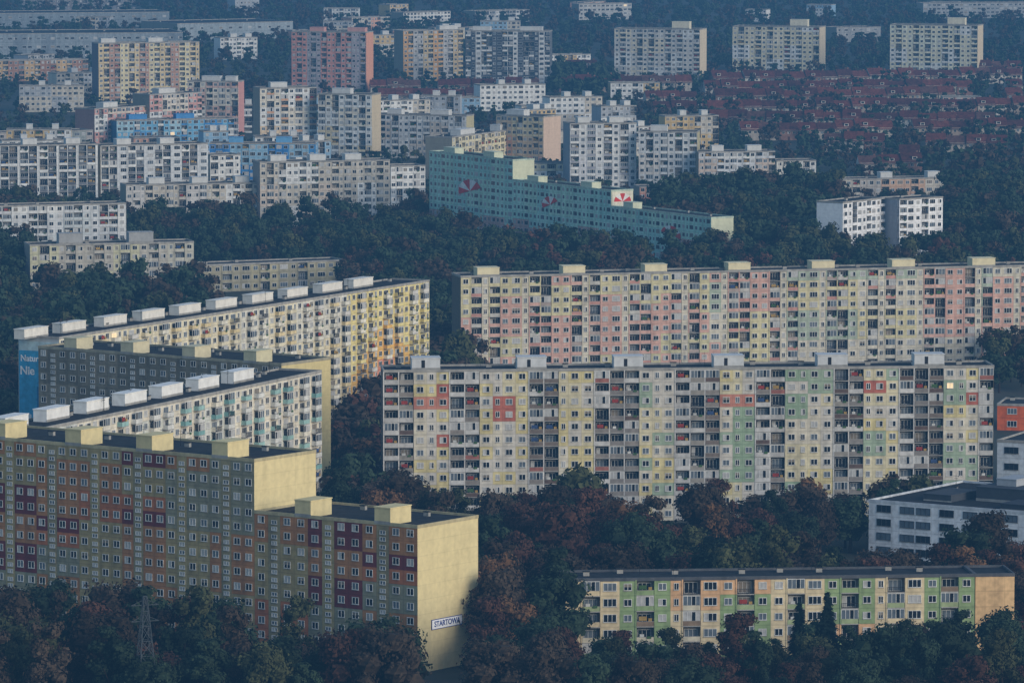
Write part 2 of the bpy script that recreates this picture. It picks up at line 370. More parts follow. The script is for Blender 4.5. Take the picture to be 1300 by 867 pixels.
Tb,_,_=std('apartment_block','low five storey block in green and cream panels among trees, bottom right',
  718,737,1288,730,836,12,'wLWwLwnLWwLw',colT,bcol=bT,glz=.3,gl=(180,160,120),gr=(226,180,122),rim=(90,92,96),split=(1238,'BBBB',(228,190,140)))
def colG(i,r,nb,st,t,u):
    if r<1.2+1.6*sin(u*9+1): return (214,172,158)
    return pick(((186,226,208),(196,232,214),(178,220,206),(200,232,208)),i//3,r//4,1)
Gb,gxl,GL=block('apartment_block','stepped mint green slab block painted with red and white parasols',
  (545,292),(903,338),[(545,651,30.5),(651,776,23),(776,903,17.2)],9.5,'wwnW',colG,glz=.3,gl=(160,170,160),gr=(212,214,184),clear=26,
  boxes=[(562,576,2.2,0.5,4.5,(214,218,190)),(612,626,2.2,.5,4.5,(214,218,190)),(668,682,2.2,.5,4.5,(214,218,190)),(736,750,2.2,.5,4.5,(214,218,190)),(790,802,2.2,.5,4.5,(214,218,190))],rim=(196,210,190))
# =================================================================== MID AND FAR BLOCKS
W1=(232,232,228);W2=(216,218,218);BG=(208,200,184);PK=(212,162,152);SA=(220,170,144);BL=(76,146,206);BL2=(124,184,218)
def pal(*cs,g=3,rr=3): 
    def f(i,r,nb,st,t,u): return pick(cs,i//g,r//rr,len(cs))
    return f
def cols(*cs,g=2):
    def f(i,r,nb,st,t,u): return cs[(i//g)%len(cs)]
    return f
def bx(*xs,c=(214,214,210),hh=2.6,y0=2,y1=7): 
    return [(a,b,hh,y0,y1,c) for a,b in xs]
AB='apartment_block'
std(AB,'grey cream slab block with two grey roof boxes above dark trees at the left edge',38,312,246,308,380,12,'wLwnLw',pal((204,200,182),(192,186,172),(208,204,170)),gl=(140,138,130),boxes=bx((76,106),(165,196),c=(170,170,168),hh=3.5),glz=.4,clear=14)
std(AB,'low olive block half hidden by trees beside the grey cream slab',246,338,438,331,372,12,'wWwL',pal((184,176,144),(166,160,136)),glz=.3,clear=14)
std(AB,'taller of the two joined beige slab blocks in mid left',330,207,495,204,290,12,'wLnLw',pal(W1,BG,(218,202,184)),gl=(160,150,142),glz=.5,boxes=bx((345,365),(395,415),(440,460)))
std(AB,'lower left one of the two joined beige slab blocks',160,236,329,233,292,12,'wLnLw',pal(W1,BG,(210,206,200)),glz=.5,boxes=bx((190,210),(245,265),(300,318)))
lg=lambda i,r,nb,st,c,R:R.choice((W1,(120,122,126),(100,102,106)))
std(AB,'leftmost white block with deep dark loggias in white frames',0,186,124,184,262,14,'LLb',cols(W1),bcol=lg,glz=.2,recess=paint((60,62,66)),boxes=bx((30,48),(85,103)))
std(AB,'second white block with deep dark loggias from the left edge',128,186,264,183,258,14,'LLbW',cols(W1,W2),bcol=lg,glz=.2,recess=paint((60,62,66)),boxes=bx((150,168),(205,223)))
std(AB,'narrow white block right of the two white loggia blocks',267,198,305,197,250,12,'Lw',cols(W1),glz=.3)
std(AB,'low white block with glazed balconies at the left edge above the trees',-20,263,160,259,330,12,'wLLw',pal(W1,W2,(206,212,212)),glz=.5,clear=16)
std(AB,'stepped cream tower block with orange balconies, left of a joined cream pair',330,113,402,112,208,14,'wLwL',pal((228,220,202),W1,(226,202,168)),bcol=lambda i,r,nb,st,c,R:R.choice((c,(218,170,132))),gl=(160,150,134),glz=.4,boxes=bx((345,366)))
std(AB,'cream tower block joined to the right of one with orange balconies',404,120,472,121,208,14,'LwLw',pal((228,220,202),W1,(228,212,174)),gr=(206,190,160),glz=.4,boxes=bx((420,443)))
std(AB,'sky blue slab block behind the white loggia blocks',148,154,297,151,190,12,'wWwL',pal(BL,BL2,(170,206,220)),bcol=lambda i,r,nb,st,c,R:R.choice((BL,W1)),gl=(70,120,166),gr=(100,148,186),boxes=bx((165,188),(225,248),c=(84,146,204)))
std(AB,'bright blue and white block above the beige pair',266,183,400,183,236,12,'wLWw',pal(BL,(150,190,214),(64,130,194)),glz=.4,gr=(100,148,194),boxes=bx((290,308),(350,370),c=(110,168,212)))
std(AB,'lowest left step of the cream and pink stepped block',120,139,188,135,190,13,'wLwL',pal((218,202,184),PK,W1),glz=.4,gl=(160,126,118),boxes=bx((135,153)))
std(AB,'middle step of the cream and pink stepped block',190,121,256,118,186,13,'wLwL',pal((224,214,198),PK,W1),glz=.4,boxes=bx((205,226)))
std(AB,'highest right step of the cream and pink stepped block',238,104,302,104.6,180,13,'wLwL',pal((226,218,202),(218,184,172),W1),glz=.4,gr=(208,152,144),boxes=bx((255,278),(285,298)))
std(AB,'slim cream and brown checked tower block far left',125,56,253,54,132,13,'wLwLn',cols((220,200,156),(188,150,128),(224,212,172),g=2),glz=.3,gl=(124,112,118),boxes=bx((130,148),(190,208)))
std(AB,'rose pink and grey tower block in the far background',370,41,464,42,120,16,'wLwnL',cols((218,156,142),(184,174,178),(218,156,142),g=3),glz=.3,gl=(150,120,118),gr=(220,160,132),boxes=bx((392,410),(440,462),c=PK))
std(AB,'ochre and grey tower block left of the charcoal and white one',512,40,588,38.5,104,13,'wLwL',cols((220,174,112),(190,188,184),(208,186,142)),glz=.3,boxes=bx((560,583)))
std(AB,'white and charcoal modern tower block in the far background',591,40,698,40.5,110,13,'LwWL',cols((80,84,90),W1,(98,102,108),g=2),bcol=lambda i,r,nb,st,c,R:R.choice((W1,(84,88,94))),glz=.3,gr=(104,108,112),boxes=bx((600,622),(660,688)))
for k,(a,b,y,bb,lab,cs) in enumerate(((780,888,37,103,'left one of the three pale tower blocks at the upper right, cream and grey',((230,220,196),(216,212,204),W1)),
      (930,1040,34,92,'middle one of the three pale tower blocks at the upper right',((236,226,198),(230,220,188),W1)),
      (1130,1241,32,97,'right one of the three pale tower blocks at the upper right',((230,230,208),(234,228,200),W1)))):
    std(AB,lab,a,y,b,y+1.2,bb,18,'wLwwL',pal(*cs),glz=.3,gl=(150,150,140),gr=(214,198,170),boxes=bx((a+72,a+94),c=(230,222,196),hh=4.5),clear=40)
std(AB,'white and grey block between the cream towers and the cream terraces',472,146,592,148,200,12,'wLwLn',pal(W1,W2,(208,198,186)),glz=.4,boxes=bx((490,508),(545,568)))
std(AB,'cream stepped block directly behind the mint green one',574,175,672,163,232,13,'wLwL',pal((228,218,182),(220,208,174)),glz=.3,gr=(204,190,164),boxes=bx((590,608),(640,658)))
std(AB,'tan end block with beige gable above the mint green block',630,147,690,149,222,15,'wLw',pal((224,206,166),(218,192,158),SA),glz=.3,gr=(212,186,164),boxes=bx((640,662)))
std(AB,'low cream block behind the mint green stepped roof',652,208,716,208,245,12,'wLw',pal((224,214,182),W1),glz=.3)
std(AB,'tallest white tower block with grey balconies at centre right',724,158,808,157,248,14,'LwLw',pal(W1,W2,(222,222,224)),bcol=lambda i,r,nb,st,c,R:R.choice((W1,(160,162,170))),glz=.4,gl=(150,154,160),boxes=bx((735,750),(775,793)))
std(AB,'white tower block right beside the tallest white one',811,168,885,168.5,248,14,'wLwL',pal(W1,W2,(222,216,208)),glz=.4,boxes=bx((825,846)))
std(AB,'lower white stepped block right of the white towers',887,194,984,193,250,13,'wLwL',pal(W1,(216,218,220),(208,190,174)),glz=.4,boxes=bx((905,920),(950,968)))
std(AB,'lowest white step at the right end of the white group',986,205,1036,204.6,246,13,'wLw',pal(W1,W2),glz=.4)
std(AB,'salmon pink low block in front of the white towers',812,238,888,237,270,12,'wLw',pal(SA,(212,146,124)),glz=.2,gr=(196,136,120))
std(AB,'low salmon and beige block in front of the white stepped block',892,230,1018,227,264,12,'wWwL',pal(SA,BG,(210,164,142)),glz=.3)
std(AB,'long low beige block right of the white group',1036,229,1222,226,258,12,'wLwW',pal(BG,(212,176,148),(190,182,172)),glz=.3,boxes=bx((1060,1075),(1120,1135),(1180,1195)),clear=30)
WW=(248,248,248)
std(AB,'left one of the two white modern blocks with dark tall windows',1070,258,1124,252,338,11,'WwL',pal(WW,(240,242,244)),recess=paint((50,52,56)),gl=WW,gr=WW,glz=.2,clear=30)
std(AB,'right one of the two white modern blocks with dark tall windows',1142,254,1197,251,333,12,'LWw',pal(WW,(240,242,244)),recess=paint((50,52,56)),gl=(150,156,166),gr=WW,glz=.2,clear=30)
std(AB,'small white block with dark windows left of the mint green block',496,212,540,211,268,12,'wLw',pal(W1,(160,170,178)),glz=.3)
OB='office_building'
std(OB,'grey flat roofed building at the right edge beyond the trees',1252,238,1320,236,262,14,'WW',pal((160,164,170)),cat='building')
std(OB,'small pink flat roofed building among the red roofs',1197,124,1246,124,142,14,'WW',pal((204,164,152)),cat='building')
std('factory_building','wide grey flat roofed hall at the far left',-20,44,232,42,76,60,'WBW',pal((132,142,150),(150,160,166)),cat='factory',sh=5,clear=40)
std('factory_building','pale long hall behind the grey flat roofed hall',225,31,372,28,52,60,'BWB',pal((160,170,174)),cat='factory',sh=6,clear=40)
std('factory_building','dim low hall at the top left behind the flat roofed halls',-20,18,215,16,36,50,'BWB',pal((140,150,156)),cat='factory',sh=6,clear=40)
std(AB,'low ochre and brown striped block at the far left',-10,78,112,76,104,12,'wwL',cols((204,172,124),(168,128,106),g=3),glz=.3)
std(AB,'low grey roofed block behind the white loggia blocks',-10,170,118,166,196,14,'wW',pal((160,166,160),(180,172,164)),glz=.2)
std(AB,'dim brown slab block at the very top left',28,-8,172,-9,14,14,'wLw',pal((142,134,132),(134,134,138)),glz=.2)
std(OB,'small white office building at the top centre',512,17,572,15,34,14,'WW',pal(W1),cat='building')
std(OB,'pale stepped office building at the top right of centre',603,15,672,13,30,14,'WL',pal(W2,(162,166,170)),cat='building')
std(OB,'long pale block at the top edge above the red roofs',735,6,802,5,26,14,'WW',pal((196,196,192)),cat='building')
std(OB,'wide grey building at the top right edge',1172,5,1320,4,24,20,'WW',pal((168,172,174)),cat='building')
std(OB,'grey hall between the middle and right pale tower blocks',1062,36,1118,35,54,20,'WB',pal((160,162,162)),cat='building')
def colU(i,r,nb,st,t,u): return (248,249,250)
std(OB,'white modern building with a broad dark roof and roof terrace at the right edge',1103,636,1345,655,706,42,'BdBdd',colU,gl=(236,238,240),gr=(206,210,214),cat='building',sh=3.2,
   boxes=[(1200,1330,3.0,14,30,(70,74,80)),(1150,1185,1.4,8,20,(70,74,80)),(1215,1240,4.6,18,26,(170,174,178)),(1262,1300,1.2,3,11,(60,64,72))],rim=(214,218,222),clear=75)
std(OB,'blue grey low building with a dark roof right of the long patchwork block',1266,560,1350,564,622,24,'Bd',pal((220,228,234)),cat='building',gl=(200,208,214),sh=3.6,clear=30)
std(OB,'small orange walled building at the right edge',1266,514,1350,516,546,16,'BW',pal((222,108,58)),cat='building',gl=(226,96,46),sh=4,clear=18)
# =================================================================== red roofed houses (rows reserved first)
rows=((905,1310,112,6,'topmost long terrace at the right'),(895,1310,124,3,'second terrace from the top'),(820,1310,137,4,'third terrace from the top'),
      (830,1310,150,3,'fourth terrace from the top'),(900,1310,164,-2,'fifth terrace from the top'),(940,1310,179,4,'sixth terrace from the top'),(1045,1310,194,-3,'seventh terrace from the top'),
      (1060,1310,209,-3,'eighth terrace from the top'),(1090,1215,222,3,'nearest terrace above the long beige block'),(1240,1310,98,4,'short row by the right pale tower block'),
      (700,775,98,4,'row left of the three pale towers'),(470,700,122,2,'row in front of the charcoal tower block'),(480,700,134,2,'second row in front of the charcoal tower block'),(710,890,118,3,'row below the left pale tower block'))
ROWD=[]
for x0,x1,yb,tilt,lab in rows:
    P0=at(x0,yb);P1=at(x1,yb-tilt*(x1-x0)/400); dx,dy=P1[0]-P0[0],P1[1]-P0[1];L=math.hypot(dx,dy)
    FOOT.append((P0[0],P0[1],dx/L,dy/L,L,9,3)); ROWD.append((P0,dx/L,dy/L,L,lab))
# =================================================================== scattered low blocks of the far city
def overlap(P0,ux,uy,L,dep):
    for i in range(7):
        for j in(0,.5,1):
            x=P0[0]+ux*L*i/6-uy*dep*j; y=P0[1]+uy*L*i/6+ux*dep*j
            for (X,Y,a,b,l,d,c) in FOOT:
                s=(x-X)*a+(y-Y)*b; t=-(x-X)*b+(y-Y)*a
                if -6<s<l+6 and -14<t<d+14: return True
    return False
FC=(('white',W1),('grey',(176,180,184)),('beige',BG),('cream',(220,210,184)),('salmon',SA),('pale blue',(150,184,208)),('ochre',(210,182,128)))
zone=lambda px,py:('beyond the tower blocks' if py<60 else 'between the tower blocks' if py<125 else 'in the crowded middle distance' if py<215 else 'behind the long slabs')+(' far left' if px<300 else ' left of centre' if px<620 else ' right of centre' if px<950 else ' far right')
nf=0; RF=random.Random(5)
for k in range(420):
    if nf>=46: break
    px=RF.uniform(-10,1250); py=RF.choice((RF.uniform(14,90),RF.uniform(125,262),RF.uniform(125,262)))
    if px>870 and 60<py<225: continue
    if px>740 and 28<py<120: continue
    if px>820 and py>225: continue
    if py>215 and 500<px<940: continue
    w=RF.uniform(28,85)*(.7 if py<60 else 1); P0=at(px,py); P1=at(px+w,py+RF.uniform(-2.0,.6)); dx,dy=P1[0]-P0[0],P1[1]-P0[1]; L=math.hypot(dx,dy)
    if overlap(P0,dx/L,dy/L,L,13): continue
    cn,cc=RF.choice(FC); c2=RF.choice((cc,W1,BG)); h=RF.choice((9,11,14)) if py<100 else RF.choice((9,11,14,14,17)); nf+=1
    block(AB,'low '+cn+' flat roofed block '+zone(px,py),(px,py),(px+w,pix(*P1)[1]),[(None,None,h)],12,RF.choice(('wWw','wLw','wwL')),pal(cc,c2),glz=.3,gl=cc,gr=cc,
      group='low '+cn+' blocks '+zone(px,py),cap=24,boxes=bx((px+w*.3,px+w*.3+8),(px+w*.7,px+w*.7+8)) if h>12 else ())
wall_t=[];roof_t=[]
for c in ((190,180,166),(170,154,138),(146,112,98),(200,194,184)):
    b=MB(); b.box(-4.6,4.6,0,9,0,6.2,paint(c),'td')
    for x in(-4.6,4.6):
        b.quad([(x,0,6.2),(x,4.5,9.7),(x,4.5,9.7),(x,9,6.2)] if x<0 else [(x,9,6.2),(x,4.5,9.7),(x,4.5,9.7),(x,0,6.2)],paint(c))
    b.done(); wall_t.append(tmpl(b.V,b.Fa,b.M))
for c in ((98,52,46),(112,62,52),(84,48,44),(102,72,64),(94,84,80)):
    b=MB(); rc=paint(c,.9,False,.5)
    b.quad([(-4.8,-.6,5.5),(4.8,-.6,5.5),(4.8,4.5,9.9),(-4.8,4.5,9.9)],rc); b.quad([(4.8,9.6,5.5),(-4.8,9.6,5.5),(-4.8,4.5,9.9),(4.8,4.5,9.9)],rc)
    b.box(-4.8,4.8,-.68,-.6,5.35,5.52,paint((160,156,150)))
    b.done(); roof_t.append(tmpl(b.V,b.Fa,b.M))
b=MB(); b.box(-.45,.45,-.35,.35,0,1.9,paint((130,96,84)),'d'); b.box(-.5,.5,-.4,.4,1.9,2.05,DARKM); b.done(); chim=tmpl(b.V,b.Fa,b.M)
b=MB(); b.box(-1.1,1.1,-.02,2.0,0,1.5,paint((210,204,196)),'bd'); b.box(-.8,.8,-.05,-.022,.3,1.25,G_DARK,'b'); b.box(-1.3,1.3,-.2,2.2,1.5,1.62,paint((104,56,50))); b.done(); dorm=tmpl(b.V,b.Fa,b.M)
b=MB(); b.box(-.5,.5,-.06,0,0,2.1,paint((90,60,44)),'bd'); b.done(); door_t=tmpl(b.V,b.Fa,b.M)
nh=0; gaps=[]
for P0,ux,uy,L,lab in ROWD:
    an=math.atan2(uy,ux); n=int(L/9.7); i=0
    while i<n:
        if random.random()<.07:
            for q in range(random.choice((1,2,3))):
                off=(i+.5)*9.7; gaps.append((P0[0]+ux*off-uy*4,P0[1]+uy*off+ux*4)); i+=1
            continue
        off=(i+.5)*9.7; jy=random.choice((0,0,0,0,.6,-.6)); cw=random.choice((0,0,1,2,3)); i+=1
        loc=(P0[0]+ux*off-uy*jy,P0[1]+uy*off+ux*jy,0); nh+=1
        hr=thing('terraced_house','red roofed house in the '+lab,'house',loc,an,'houses in the '+lab); hr.scale=(1,1,.92+random.uniform(-.08,.12))
        link('wall',meshof(wall_t[cw],'wall'),hr)
        rf=link('roof',meshof(roof_t[random.choice((0,0,1,1,2,2,3))],'roof'),hr); link('chimney',meshof(chim,'chimney'),rf,(random.choice((-3,3)),5,8.9))
        if random.random()<.5: link('dormer',meshof(dorm,'dormer'),rf,(random.uniform(-1.5,1.5),.9,6.7))
        for wx in(-2.7,0,2.7):
            link('window',meshof(win(1.4,1.4,random.choice((0,0,1,0,5)),True),'window'),hr,(wx,0,3.7))
        link('door',meshof(door_t,'door'),hr,(0,0,.05))
# =================================================================== murals and sign
def text(body,size,mat,name,parent,loc,rot,depth=.02,off=.012):
    cu=bpy.data.curves.new(name,'FONT'); cu.body=body; cu.size=size; cu.extrude=depth; cu.offset=off*size; cu.align_x='CENTER'; cu.align_y='CENTER'
    o=bpy.data.objects.new(name,cu); C.objects.link(o); dg=bpy.context.evaluated_depsgraph_get()
    me=bpy.data.meshes.new_from_object(o.evaluated_get(dg)); bpy.data.objects.remove(o)
    me.materials.clear(); me.materials.append(ALLM[mat]); q=link(name,me,parent,loc); q.rotation_euler=rot; return q
ux,uy=cos(A.rotation_euler.z),sin(A.rotation_euler.z)
g0=(A.location.x+ux*axl(530),A.location.y+uy*axl(530)); sgn_h=8.9
sg=thing('street_sign','white street name board on the pale yellow end wall of the olive stepped block','sign',(g0[0]-uy*9.2+ux*.05,g0[1]+ux*9.2+uy*.05,sgn_h),A.rotation_euler.z+pi/2)
SB=paint((28,64,140),.6,False,.05)
mb=MB(); mb.box(-4.8,4.8,-.12,-.02,-.86,.86,paint((252,252,252),.5,False,.05)); build(mb,'board',sg)
mb=MB(); mb.box(-4.9,4.9,-.14,-.015,.86,.98,SB); mb.box(-4.9,4.9,-.14,-.015,-.98,-.86,SB); mb.box(-4.9,-4.8,-.14,-.015,-.86,.86,SB); mb.box(4.8,4.9,-.14,-.015,-.86,.86,SB); build(mb,'border',sg)
text('STARTOWA',1.5,SB,'lettering',sg,(0,-.15,0),(pi/2,0,0),off=.018)
m=MB(); m.box(-.14,-.02,.3,11.7,9,29.9,paint((66,160,204)),'t'); m.box(-.14,-.02,.3,11.7,29.9,32.2,paint((190,214,220)),'d'); mu=build(m,'mural',D)
text('Natura',2.15,paint((248,248,248)),'lettering',mu,(-.17,8.2,27.9),(pi/2,0,-pi/2),off=.022)
text('Nie',2.9,paint((248,248,248)),'lettering',mu,(-.17,9.3,24.8),(pi/2,0,-pi/2),off=.022)
m=MB(); m.box(-.18,-.15,8.2,11.5,10,14,paint((230,236,236))); m.box(-.18,-.15,1.0,6.5,10,21,paint((40,120,166)));build(m,'picture',mu)
def parasol(r,tilt,sx=1.0,n=30):
    b=MB(); cs=(paint((218,70,58)),paint((246,242,236)))
    for i in range(n):
        a0=pi*i/n; a1=pi*(i+1)/n
        cc=cs[0] if int(i*5/n)%2==0 else cs[1]
        P=lambda a,q:(r*q*cos(a),0,r*.95*q*sin(a)) if q>0 else (0,0,0)
        b.quad([P(a1,.03),P(a0,.03),P(a0,1),P(a1,1)],cc)
    b.box(-.12,.12,-.004,.004,-r*.7,0,cs[1])
    c,s=cos(tilt),sin(tilt); b.v=[((x*c-z*s)*sx,y,x*s+z*c) for x,y,z in b.v]; return b
m=parasol(4.6,.35,1.9); build(m,'mural',Gb,loc=(gxl(597),-.2,17.0))
m=parasol(3.2,.5,1.9); build(m,'mural',Gb,loc=(gxl(699),-.2,15.4))
m=parasol(3.6,-.3,1.9); build(m,'mural',Gb,loc=(gxl(852),-.2,9.4))
m=MB(); m.box(.08,.2,.3,9.2,17.6,22.7,paint((236,230,206))); build(m,'mural_field',Gb,loc=(gxl(776),0,0))
m=parasol(3.2,0,1.15); build(m,'mural',Gb,loc=(gxl(776)+.26,4.8,19.0),rz=pi/2)
# =================================================================== trees
def crown(seed,R,H,base,nc,nl,size,mat,core=True,jit=.34):
    r=np.random.default_rng(seed); V=[];Q=[];n=0; cs=[]
    for i in range(nc):
        th=r.uniform(0,2*pi); u=r.uniform(0,1); z=base+(H-base)*(.12+.8*u)
        prof=math.sqrt(max(.05,1-((u-.38)/.72)**2)) 
        rad=R*prof*math.sqrt(r.uniform(.05,1))*.74
        cs.append((rad*cos(th),rad*sin(th),z,R*r.uniform(.24,.46)*(.65+.35*prof)))
    for (cx,cy,cz,cr) in cs:
        d=r.normal(size=(nl,3)); d/=np.linalg.norm(d,axis=1)[:,None]; d[:,2]=np.where(d[:,2]<-.3,-d[:,2],d[:,2])
        p=np.array([cx,cy,cz])+d*(cr*r.uniform(.75,1.3,(nl,1)))*np.array([1,1,.8])
        nrm=d+r.normal(size=(nl,3))*jit; nrm/=np.linalg.norm(nrm,axis=1)[:,None]
        a=np.cross(nrm,r.normal(size=(nl,3))); a/=np.linalg.norm(a,axis=1)[:,None]; b=np.cross(nrm,a)
        s=size*r.uniform(.5,1.3,(nl,1)); s2=s*r.uniform(.5,.9,(nl,1))
        quad=np.stack([p-a*s-b*s2*.3,p-b*s2,p+a*s+b*s2*.2,p+b*s2],1).reshape(-1,3)
        V.append(quad); Q.append(np.arange(nl*4).reshape(-1,4)+n); n+=nl*4
        if core:
            k=6; ring=[]
            for zz,rr in((-.6,.45),(0,.78),(.55,.5)):
                for j in range(k):
                    t=2*pi*j/k+zz; q=r.uniform(.8,1.05); ring.append((cx+cr*rr*q*cos(t),cy+cr*rr*q*sin(t),cz+cr*zz*.85))
            V.append(np.array(ring)); f=[]
            for a_ in(0,1):
                for j in range(k): f.append((n+a_*k+j,n+a_*k+(j+1)%k,n+(a_+1)*k+(j+1)%k,n+(a_+1)*k+j))
            f.append((n+2*k,n+2*k+1,n+2*k+2,n+2*k+3)); f.append((n+2*k,n+2*k+3,n+2*k+4,n+2*k+5))
            Q.append(np.array(f)); n+=3*k
    V=np.concatenate(V).astype(np.float32);Q=np.concatenate(Q).astype(np.int32)
    return tmpl(V,Q,np.full(len(Q),mat,np.int32))
def conifer(seed,R,H,mat):
    r=np.random.default_rng(seed); N_=1900; u=r.uniform(0,1,N_)**.6; th=r.uniform(0,2*pi,N_); z=1.2+(H-1.2)*(1-u)
    lay=np.abs(((1-u)*11)%1-.5)*2
    rad=R*u*(.55+.5*(1-lay))*r.uniform(.35,1,N_)+.1
    p=np.stack([rad*np.cos(th),rad*np.sin(th),z-rad*.25],1); o=np.stack([np.cos(th),np.sin(th),-.45+0*th],1); t=np.stack([-np.sin(th),np.cos(th),0*th],1)
    s=r.uniform(.3,.65,(N_,1)); V=np.stack([p-o*s,p-t*s*.6,p+o*s,p+t*s*.6],1).reshape(-1,3).astype(np.float32)
    return tmpl(V,np.arange(N_*4,dtype=np.int32).reshape(-1,4),np.full(N_,mat,np.int32))
def trunk():
    b=MB(); b.tube((0,0,0),(0.1,0,4.5),.32,.2,BARK,7)
    for i in range(4):
        a=i*1.6; b.tube((.1,0,3+i*.4),(2.2*cos(a),2.2*sin(a),6.5+i*.5),.15,.06,BARK,5)
    b.tube((.1,0,4.5),(-.2,.2,8.5),.2,.07,BARK,6); b.done(); return tmpl(b.V,b.Fa,b.M)
TR=trunk(); keys=list(FOL)
SHP=((4.8,11.0,28),(5.4,11.5,32),(3.6,13.5,24),(4.4,9.5,22))
NEAR={c:[crown(10+i+17*k,SHP[i][0],SHP[i][1],2.0,SHP[i][2],95,.27,FOL[c]) for i in range(4)] for k,c in enumerate(keys[:5])}
MID={c:[crown(200+i+17*k,4.6,10.5,1.6,14,30,.52,FOL[c]) for i in range(3)] for k,c in enumerate(keys[:5])}
FAR={c:[crown(400+i+17*k,4.8,9.0,.8,6,13,1.0,FOL[c]) for i in range(2)] for k,c in enumerate(keys[:5])}
CON=[conifer(5+i,2.9,13,FOL['spruce green']) for i in range(2)]
def blocked(x,y,ms=3):
    for (X,Y,ux,uy,L,d,mf) in FOOT:
        a=(x-X)*ux+(y-Y)*uy; b=-(x-X)*uy+(y-Y)*ux
        if -ms<a<L+ms and -mf<b<d+ms: return True
    return False
cand=[]; grid={}
def put(px,py,mind,sc,mix,reg):
    x,y=at(px,py); 
    if blocked(x,y): return
    if 515<px<612 and 780<py<942: return
    g=(int(x//14),int(y//14))
    for i in(-1,0,1):
        for j in(-1,0,1):
            for (a,b) in grid.get((g[0]+i,g[1]+j),()):
                if (a-x)**2+(b-y)**2<mind*mind: return
    grid.setdefault(g,[]).append((x,y)); cand.append((y,x,sc,mix,reg))
def region(x0,x1,ytop,ybot,n,mind,sc,mix,reg):
    for _ in range(n):
        px=random.uniform(x0,x1); t=ytop(px) if callable(ytop) else ytop; b=ybot(px) if callable(ybot) else ybot
        if b<=t: continue
        d0=1/(b+248); d1=1/(t+248); py=1/random.uniform(d0,d1)-248
        put(px,py,mind,sc*random.uniform(.72,1.28),mix,reg)
RUS=('rust red','brown','brown','olive green','orange','dark green','dark green','rust red','brown'); GRN=('dark green','dark green','olive green','brown'); MIXD=('dark green','brown','dark green','olive green','brown','dark green','rust red')
def t1(px): return 728 if 770<px<885 else 702 if px<640 else 690 if px<1120 else 672
region(612,720,700,800,700,7.8,1.25,RUS,'in the wood below the long patchwork block')
region(430,1255,t1,812,4200,7.9,1.22,RUS,'in the wood below the long patchwork block')
region(425,484,560,720,500,7,1.2,RUS,'in the wood below the long patchwork block')
region(1180,1330,752,815,400,8,.95,RUS,'between the white modern building and the low green block')
region(-30,515,lambda p:838+.1*p,926,1600,7.4,1.3,MIXD,'at the foot of the olive stepped block')
region(600,720,800,935,700,7.4,1.25,('rust red','brown','dark green','orange','brown'),'right of the olive stepped block')
region(712,1330,lambda p:868 if p<1130 else 858,935,1700,7.6,1.0,MIXD,'in front of the low green and cream block')
region(-30,260,388,560,700,7.5,1.25,GRN,'left')
region(-30,40,280,560,300,7.5,1.35,GRN,'left')
region(40,330,292,330,500,7,1.1,GRN,'left')
region(240,570,285,350,900,7.2,1.0,GRN,'mid')
region(500,600,292,560,1400,7,1.1,GRN,'mid')
region(1255,1310,452,500,120,7,1.0,GRN,'mid')
region(440,1330,336,412,2400,7.4,1.1,GRN+('rust red',),'mid')
region(835,1062,268,345,900,7.4,1.45,('dark green','dark green','brown','olive green'),'mid')
region(1200,1330,232,345,700,7.5,1.25,GRN,'mid')
region(-30,1330,200,345,2600,9.5,.8,GRN,'mid')
region(700,780,100,128,160,8,1.25,('dark green',),'far')
region(820,1330,60,228,2600,8,.82,('dark green','brown','dark green'),'far')
region(-30,880,88,200,3800,10,.75,('dark green','brown','dark green','olive green'),'far')
region(-30,1330,-40,92,7500,11.5,1.0,('dark green','dark green','brown'),'far')
for (gx,gy) in gaps: cand.append((gy,gx,random.uniform(.75,1.05),('dark green','brown'),'far'))
cand.sort(); used=0; stuffitems=[]
for (y,x,sc,mix,reg) in cand:
    c=random.choice(mix); rz=random.uniform(0,6.28); s=(sc,sc,sc*random.uniform(.85,1.15)); ppx,_=pix(x,y)
    if used<297 and len(reg)>6 and -15<ppx<1315:
        t=thing('broadleaf_tree',c+' broadleaf tree '+reg,'tree',(x,y,0),rz,c+' trees '+reg); t.scale=s
        link('trunk',meshof(TR,'trunk'),t); link('crown',meshof(random.choice(NEAR[c]),'crown'),t); used+=1
    else:
        tt=random.choice(NEAR[c]) if y<1250 else random.choice(MID[c]) if y<2350 else random.choice(FAR[c])
        stuffitems.append((tt,(x,y,0),rz,s))
        if y<2350: stuffitems.append((TR,(x,y,0),rz,s))
w=merge('woodland',stuffitems); w['kind']='stuff'; w['label']='dark green and brown autumn trees filling the gaps between the blocks'; w['category']='trees'
for px,py,sc,lab in ((1014,868,1.2,'left one of the two dark spruces before the green and cream block'),(1050,872,1.4,'right, taller one of the two dark spruces before the green and cream block')):
    x,y=at(px,py); t=thing('spruce_tree',lab,'tree',(x,y,0),0); t.scale=(sc*1.15,sc*1.15,sc)
    link('trunk',meshof(TR,'trunk'),t,sc=(.6,.6,.8)); link('crown',meshof(CON[0 if px<1030 else 1],'crown'),t)
